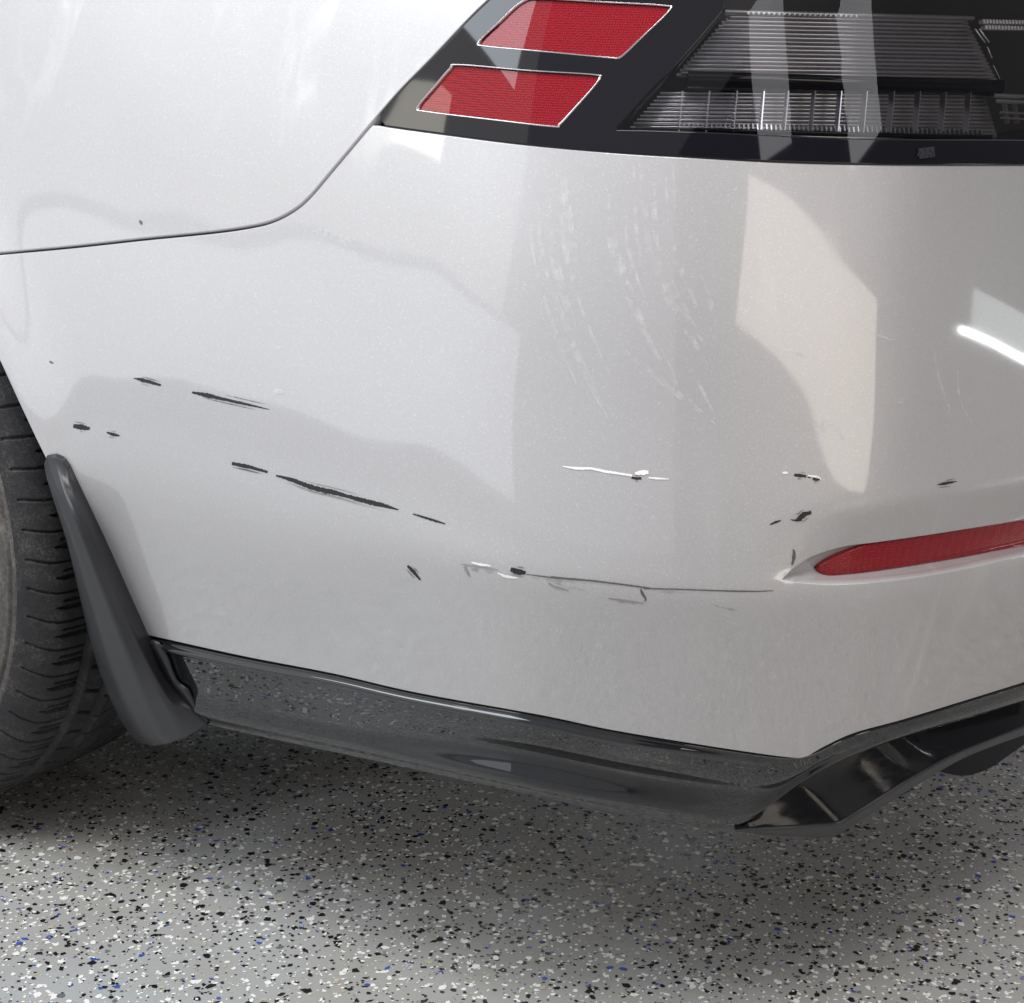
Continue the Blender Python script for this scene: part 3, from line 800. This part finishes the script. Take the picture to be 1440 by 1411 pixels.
# --- scratches
def scratch(ctr, wid, mat=SCR, label='black scrape through the paint', off=.0003, rough=.22, n=5):
    c = catmull(ctr, n) if len(ctr) > 2 else np.stack([np.linspace(ctr[0][k], ctr[1][k], 10) for k in (0, 1)], 1)
    c = resample(c, 1.3) if len(c) > 3 else c
    if len(c) < 4: c = resn(c, 5)
    m = len(c); ws = np.interp(np.linspace(0, 1, m), np.linspace(0, 1, len(wid)), wid)*(.8 if mat is SCR else 1.)
    t = np.gradient(c, axis=0); t /= np.linalg.norm(t, axis=1)[:, None]+1e-9; nn = np.stack([-t[:, 1], t[:, 0]], 1)
    j1 = 1+rng.uniform(-rough, rough, m); j2 = 1+rng.uniform(-rough, rough, m)
    A_ = c+nn*(ws*j1)[:, None]/2; B_ = c-nn*(ws*j2)[:, None]/2
    ra, rb_ = cast(A_, off), cast(B_, off)
    o = ribbon('scratch', [ra, rb_], mat, BUM, flip=False)
    if label: o['label'] = label
    if mat is SCR and len(ctr) > 2 and max(wid) > 4:
        L = len(c)
        for q in range(3):
            i0 = int(rng.uniform(0, .45)*L); i1 = max(i0+3, int(rng.uniform(.6, 1)*L)); seg = c[i0:i1]; sn = nn[i0:i1]
            if len(seg) < 3: continue
            sh_ = (rng.choice([-1, 1])*(max(wid)*.5+rng.uniform(.4, 2.2))); mm = len(seg)
            ww = rng.uniform(.5, 1.1)*np.sin(np.linspace(.1, math.pi-.1, mm))*(1+rng.uniform(-.5, .5, mm))
            a_, b_ = cast(seg+sn*(sh_+ww[:, None]/2), off), cast(seg+sn*(sh_-ww[:, None]/2), off)
            ribbon('hairline_scratch', [a_, b_], SCRG if q else SCRL, o)
    return o
scratch([(188, 532), (205, 536), (226, 542)], [1, 7, 6, 3])
scratch([(270, 552), (290, 556), (312, 561), (330, 565), (352, 570), (378, 576)], [3, 8, 5, 5, 3, 1])
scratch([(103, 599), (114, 601), (126, 603)], [6, 10, 9, 5])
scratch([(150, 608), (158, 611), (168, 613)], [2, 6, 2])
scratch([(326, 652), (350, 657), (376, 664)], [5, 7, 5, 4])
scratch([(388, 669), (410, 675), (440, 686), (470, 693), (510, 704), (535, 710), (560, 717)], [3, 7, 8, 9, 6, 8, 8, 2], label='longest black scrape on the bumper side')
scratch([(581, 723), (600, 729), (626, 737)], [2, 4, 4, 2])
scratch([(573, 796), (580, 803), (591, 816)], [4, 6, 2])
scratch([(718, 801), (728, 804), (739, 806)], [7, 10, 9, 5])
scratch([(888, 672), (895, 673), (902, 673)], [4, 5, 4])
scratch([(1117, 668), (1125, 669), (1134, 670)], [4, 6, 4])
scratch([(1143, 673), (1148, 675), (1153, 674)], [4, 5, 3])
scratch([(1136, 671), (1140, 672)], [2, 2])
scratch([(1318, 682), (1330, 680), (1346, 677)], [1, 5, 4, 1])
scratch([(1120, 731), (1127, 727), (1132, 723), (1141, 721)], [2, 10, 8, 6])
scratch([(1112, 731), (1120, 732), (1128, 731)], [1, 4, 4])
scratch([(1083, 738), (1090, 735), (1098, 732)], [2, 4, 2])
scratch([(1116, 773), (1117, 782), (1114, 795)], [2, 5, 2], SCRG)
scratch([(196, 310), (198, 313), (199, 316)], [2, 4, 2], SCRG, 'tiny dark chip in the quarter panel')
scratch([(69, 508), (72, 510), (75, 511)], [1, 3, 1], SCRG)
W_ = 'white scuff mark'
scratch([(791, 656), (812, 659), (830, 659), (850, 663), (870, 666), (889, 669)], [1, 4, 3, 4, 3, 3], SCRW, W_, .0005)
scratch([(893, 666), (902, 665), (912, 664)], [4, 7, 5], SCRW, W_, .0005)
scratch([(912, 672), (925, 673), (941, 674)], [2, 3, 1], SCRW, W_, .0005)
scratch([(1100, 665), (1108, 665)], [2, 4, 2], SCRW, W_, .0005)
scratch([(1136, 669), (1150, 671), (1154, 675)], [2, 3, 2], SCRW, W_, .00025)
scratch([(663, 791), (675, 794), (690, 796)], [2, 4, 2], SCRW, W_)
scratch([(700, 806), (712, 811), (728, 813)], [2, 4, 2], SCRW, W_)
SMEARS = [([(655, 800), (680, 803), (705, 806)], 7), ([(775, 818), (800, 826), (832, 832)], 4), ([(858, 843), (885, 848), (908, 850)], 5), ([(905, 829), (930, 832), (965, 834)], 4), ([(740, 812), (790, 818), (860, 824)], 3), ([(1000, 850), (1030, 858), (1050, 856)], 3), ([(1097, 806), (1107, 796), (1112, 780)], 4)]
H_ = 'fine grey crease line in the paint'
scratch([(648, 794), (680, 799), (700, 802)], [1, 2, 1], SCRL, H_)
scratch([(653, 797), (658, 808), (661, 811)], [3, 4, 1], SCRL, H_)
scratch([(740, 808), (780, 813), (830, 817), (880, 823), (915, 828)], [1, 2.2, 2, 2.2, 2], SCRG, H_)
scratch([(775, 811), (800, 814), (840, 817)], [1, 2, 1], SCRG, H_)
scratch([(905, 828), (950, 829), (1010, 831), (1060, 832), (1088, 831)], [1.5, 1.6, 1.6, 2, 1], SCRG, H_)
scratch([(771, 820), (780, 826), (800, 831)], [2, 3, 1], SCRL, H_)
scratch([(855, 842), (880, 846), (905, 849)], [1, 3, 1], SCRL, H_)
scratch([(901, 829), (904, 836), (908, 842), (907, 846)], [2, 4, 3, 2], SCRG, H_)
scratch([(1355, 463), (1400, 480), (1445, 500)], [4, 5, 5, 5], SCRW, None) if False else None

# --- dried polish left in curved strokes round the corner
def mat_haze():
    m = bpy.data.materials.new('polish_haze'); m.use_nodes = True
    t = m.node_tree; b = t.nodes['Principled BSDF']; b.inputs['Base Color'].default_value = (.86, .85, .84, 1); b.inputs['Roughness'].default_value = .6
    tc = t.nodes.new('ShaderNodeTexCoord'); n = t.nodes.new('ShaderNodeTexNoise'); n.inputs['Scale'].default_value = 130; n.inputs['Detail'].default_value = 4
    t.links.new(tc.outputs['Object'], n.inputs['Vector'])
    r = t.nodes.new('ShaderNodeValToRGB'); r.color_ramp.elements[0].position = .42; r.color_ramp.elements[1].position = .72
    r.color_ramp.elements[0].color = (0, 0, 0, 1); r.color_ramp.elements[1].color = (.34, .34, .34, 1)
    t.links.new(n.outputs['Fac'], r.inputs[0]); t.links.new(r.outputs[0], b.inputs['Alpha']); return m
HAZE = mat_haze()
strokes = []
for k in range(30):
    x0 = rng.uniform(745, 960); y0 = rng.uniform(225, 420); L = rng.uniform(60, 210)
    ln = [(x0+(y-y0)*.04+((max(y-330, 0))**1.5)*(.018+.00006*(x0-740)), y) for y in np.linspace(y0, y0+L, 7)]
    strokes.append((ln, rng.uniform(4, 11)))
for ln, w_ in [([(862, 480), (910, 520), (960, 560), (1010, 600)], 9), ([(930, 490), (950, 535), (955, 550)], 5), ([(960, 500), (985, 545), (1008, 590)], 5), ([(985, 380), (1005, 450), (1000, 500)], 7),
               ([(1312, 485), (1320, 530), (1345, 605)], 5), ([(1345, 505), (1350, 560), (1375, 612)], 4), ([(1195, 445), (1230, 470), (1265, 480)], 4), ([(1100, 494), (1130, 498), (1160, 505)], 5),
               ([(1090, 415), (1110, 418), (1150, 436)], 3), ([(440, 325), (470, 332), (505, 350)], 14), ([(385, 489), (395, 489), (402, 490)], 5), ([(375, 548), (390, 550), (402, 551)], 6),
               ([(1145, 590), (1165, 600), (1190, 618)], 18), ([(1230, 568), (1255, 566), (1278, 566)], 4)]:
    strokes.append((ln, w_))
V = []; Fc = []
for ln, w_ in strokes:
    c = resample(catmull(ln, 6), 5); m = len(c)
    if m < 3: continue
    t_ = np.gradient(c, axis=0); t_ /= np.linalg.norm(t_, axis=1)[:, None]; nn = np.stack([-t_[:, 1], t_[:, 0]], 1)
    ws = w_*np.sin(np.linspace(.12, math.pi-.12, m))**.8*(1+.12*np.sin(np.arange(m)*.9+k))
    A_, B_ = cast(c+nn*ws[:, None]/2, .00022+.000004*len(V)/m), cast(c-nn*ws[:, None]/2, .00022+.000004*len(V)/m)
    b0 = len(V); V += list(A_)+list(B_); Fc += [(b0+i, b0+i+1, b0+m+i+1, b0+m+i) for i in range(m-1)]
V2 = []; F2 = []
for ln, w_ in SMEARS:
    c = resample(catmull(ln, 6), 2); m = len(c); t_ = np.gradient(c, axis=0); t_ /= np.linalg.norm(t_, axis=1)[:, None]; nn = np.stack([-t_[:, 1], t_[:, 0]], 1)
    ws = w_*np.sin(np.linspace(.1, math.pi-.1, m))*(1+rng.uniform(-.4, .4, m))
    b0 = len(V2); V2 += list(cast(c+nn*ws[:, None]/2, .0003))+list(cast(c-nn*ws[:, None]/2, .0003)); F2 += [(b0+i, b0+i+1, b0+m+i+1, b0+m+i) for i in range(m-1)]
SM = HAZE.copy(); SM.name = 'grey_smear'; SM.node_tree.nodes['Principled BSDF'].inputs['Base Color'].default_value = (.16, .16, .155, 1)
sm_ = obj('grey_smear', V2, F2, SM, BUM); sm_['label'] = 'smudged grey rub marks under the scrapes'
hz_ = obj('polish_residue', V, Fc, HAZE, BUM); hz_['kind'] = 'stuff'; hz_['label'] = 'faint pale streaks of dried polish round the bumper corner'

# --- wheel
def build_wheel():
    wh = bpy.data.objects.new('wheel', None); COL.objects.link(wh); wh.parent = car
    wh.location = (0, 0, 0)
    X0, Y0, Z0, R = .001, .012, .335, .335
    # profile (y, r) from the outer bead over the tread to the inner side
    prof = catmull([(.030, .225), (.016, .240), (.008, .262), (.0045, .283), (.0035, .2885), (.0062, .290), (.0062, .292), (.0040, .2935), (.006, .303), (.013, .3165), (.024, .3265), (.037, .3315), (.06, .334), (.12, .3355), (.18, .334), (.203, .3315), (.216, .3265), (.227, .3165), (.234, .303), (.236, .283), (.232, .262), (.215, .235)], 7)
    prof = resn(prof, 190)
    a0, a1 = math.radians(-118), math.radians(48)
    pitch = 2*math.pi/70
    def ring(th, dens):
        T, Pi = np.meshgrid(th, np.arange(len(prof)), indexing='ij')
        y = prof[Pi, 0]; r = prof[Pi, 1]
        dep = np.zeros_like(y)
        tread = (y > .012) & (y < .226) & (r > .305)
        # circumferential grooves
        for gy, gw in ((.062, .0035), (.098, .0048), (.142, .0048), (.178, .0035)):
            dep = np.maximum(dep, .0065*np.clip(1.35-np.abs(y-gy)/gw, 0, 1)*(r > .32))
        # shoulder grooves: a thin one per pitch, curving on to the sidewall
        def saw(x): return np.abs((x+.5) % 1-.5)
        yy = np.where(y < .12, y, .24-y); sgn = np.where(y < .12, 1., -1.)
        ph = T/pitch
        curve = .17*np.clip((.028-yy)/.02, 0, 1)**1.6
        thin = (saw(ph-curve) < .045) & (yy > .009) & (yy < .060) & (r > .306)
        dep = np.where(thin, np.maximum(dep, .0035), dep)
        sl = (saw(ph+.5) < .10*np.clip((yy-.024)/.012, 0, 1)) & (yy > .026) & (yy < .060)
        dep = np.where(sl, np.maximum(dep, .005), dep)
        sl2 = (saw(ph+.27) < .05) & (yy > .032) & (yy < .060)
        dep = np.where(sl2, np.maximum(dep, .003), dep)
        # rib sipes
        rib = (yy > .066) & (yy < .092)
        d1 = (saw(ph+yy*14) < .07) & rib & ((yy > .072))
        dep = np.where(d1, np.maximum(dep, .0035), dep)
        cen = (y > .104) & (y < .136)
        d2 = (saw(ph-y*12) < .06) & cen
        dep = np.where(d2, np.maximum(dep, .003), dep)
        # raised ring lettering band substitute: fine radial ribs on sidewall
        rr = r-dep
        X = X0+rr*np.cos(T); Z = Z0+rr*np.sin(T); Y = Y0-.004+y
        return np.stack([X, Y, Z], 2).reshape(-1, 3), len(th), len(prof)
    th = np.linspace(a0, a1, 1150)
    V, nt, npf = ring(th, 1)
    Fc = np.array([(i*npf+j, (i+1)*npf+j, (i+1)*npf+j+1, i*npf+j+1) for i in range(nt-1) for j in range(npf-1)])
    yj = prof[:, 0]; side = (np.arange(npf-1) < np.argmax(prof[:, 1] > .296))
    mi = np.tile(side.astype(int), nt-1)
    th2 = np.linspace(a1, a0+2*math.pi, 90)
    V2, nt2, _ = ring(th2, 1); V2 = V2
    F2 = np.array([(i*npf+j, (i+1)*npf+j, (i+1)*npf+j+1, i*npf+j+1) for i in range(nt2-1) for j in range(npf-1)])+len(V)
    V = np.vstack([V, V2]); Fc = np.vstack([Fc, F2]); mi = np.concatenate([mi, np.tile(side.astype(int), nt2-1)])
    me = bpy.data.meshes.new('tyre'); me.vertices.add(len(V)); me.vertices.foreach_set('co', V.ravel())
    me.loops.add(Fc.size); me.loops.foreach_set('vertex_index', Fc.ravel().astype(np.int32))
    me.polygons.add(len(Fc)); me.polygons.foreach_set('loop_start', (np.arange(len(Fc))*4).astype(np.int32)); me.polygons.foreach_set('loop_total', np.full(len(Fc), 4, np.int32))
    me.materials.append(RUBBER); me.materials.append(SIDEWALL); me.polygons.foreach_set('material_index', mi.astype(np.int32))
    me.polygons.foreach_set('use_smooth', np.full(len(Fc), True)); me.update(calc_edges=True)
    o = bpy.data.objects.new('tyre', me); COL.objects.link(o); o.parent = wh
    # rim: barrel and spokes
    ths = np.linspace(0, 2*math.pi, 64, endpoint=False)
    def circ(r, y): return np.stack([X0+r*np.cos(ths), np.full(64, y), Z0+r*np.sin(ths)], 1)
    al = new_mat('silver_alloy', (.5, .5, .52), .3, .8)
    ribbon('rim', [circ(.228, .045), circ(.232, .028), circ(.226, .020), circ(.216, .024), circ(.212, .04), circ(.205, .15), circ(.21, .23)], al, wh, closed=True, flip=True)
    ribbon('hub', [circ(.06, .06), circ(.055, .045), circ(.03, .04), circ(.001, .04)], al, wh, closed=True, flip=True)
    for k in range(10):
        a = 2*math.pi*k/10; u = np.array([math.cos(a), 0, math.sin(a)]); v = np.array([-math.sin(a), 0, math.cos(a)])
        c = np.array([X0, 0, Z0]); V = []
        for (r, w_, y) in ((.04, .014, .05), (.21, .010, .03)):
            for (s, dy) in ((-1, 0), (1, 0), (1, .02), (-1, .02)): V.append(c+u*r+v*s*w_+np.array([0, y+dy, 0]))
        obj('spoke', V, [(3, 2, 1, 0), (4, 5, 6, 7), (0, 1, 5, 4), (1, 2, 6, 5), (2, 3, 7, 6), (3, 0, 4, 7)], al, wh, False)
build_wheel()
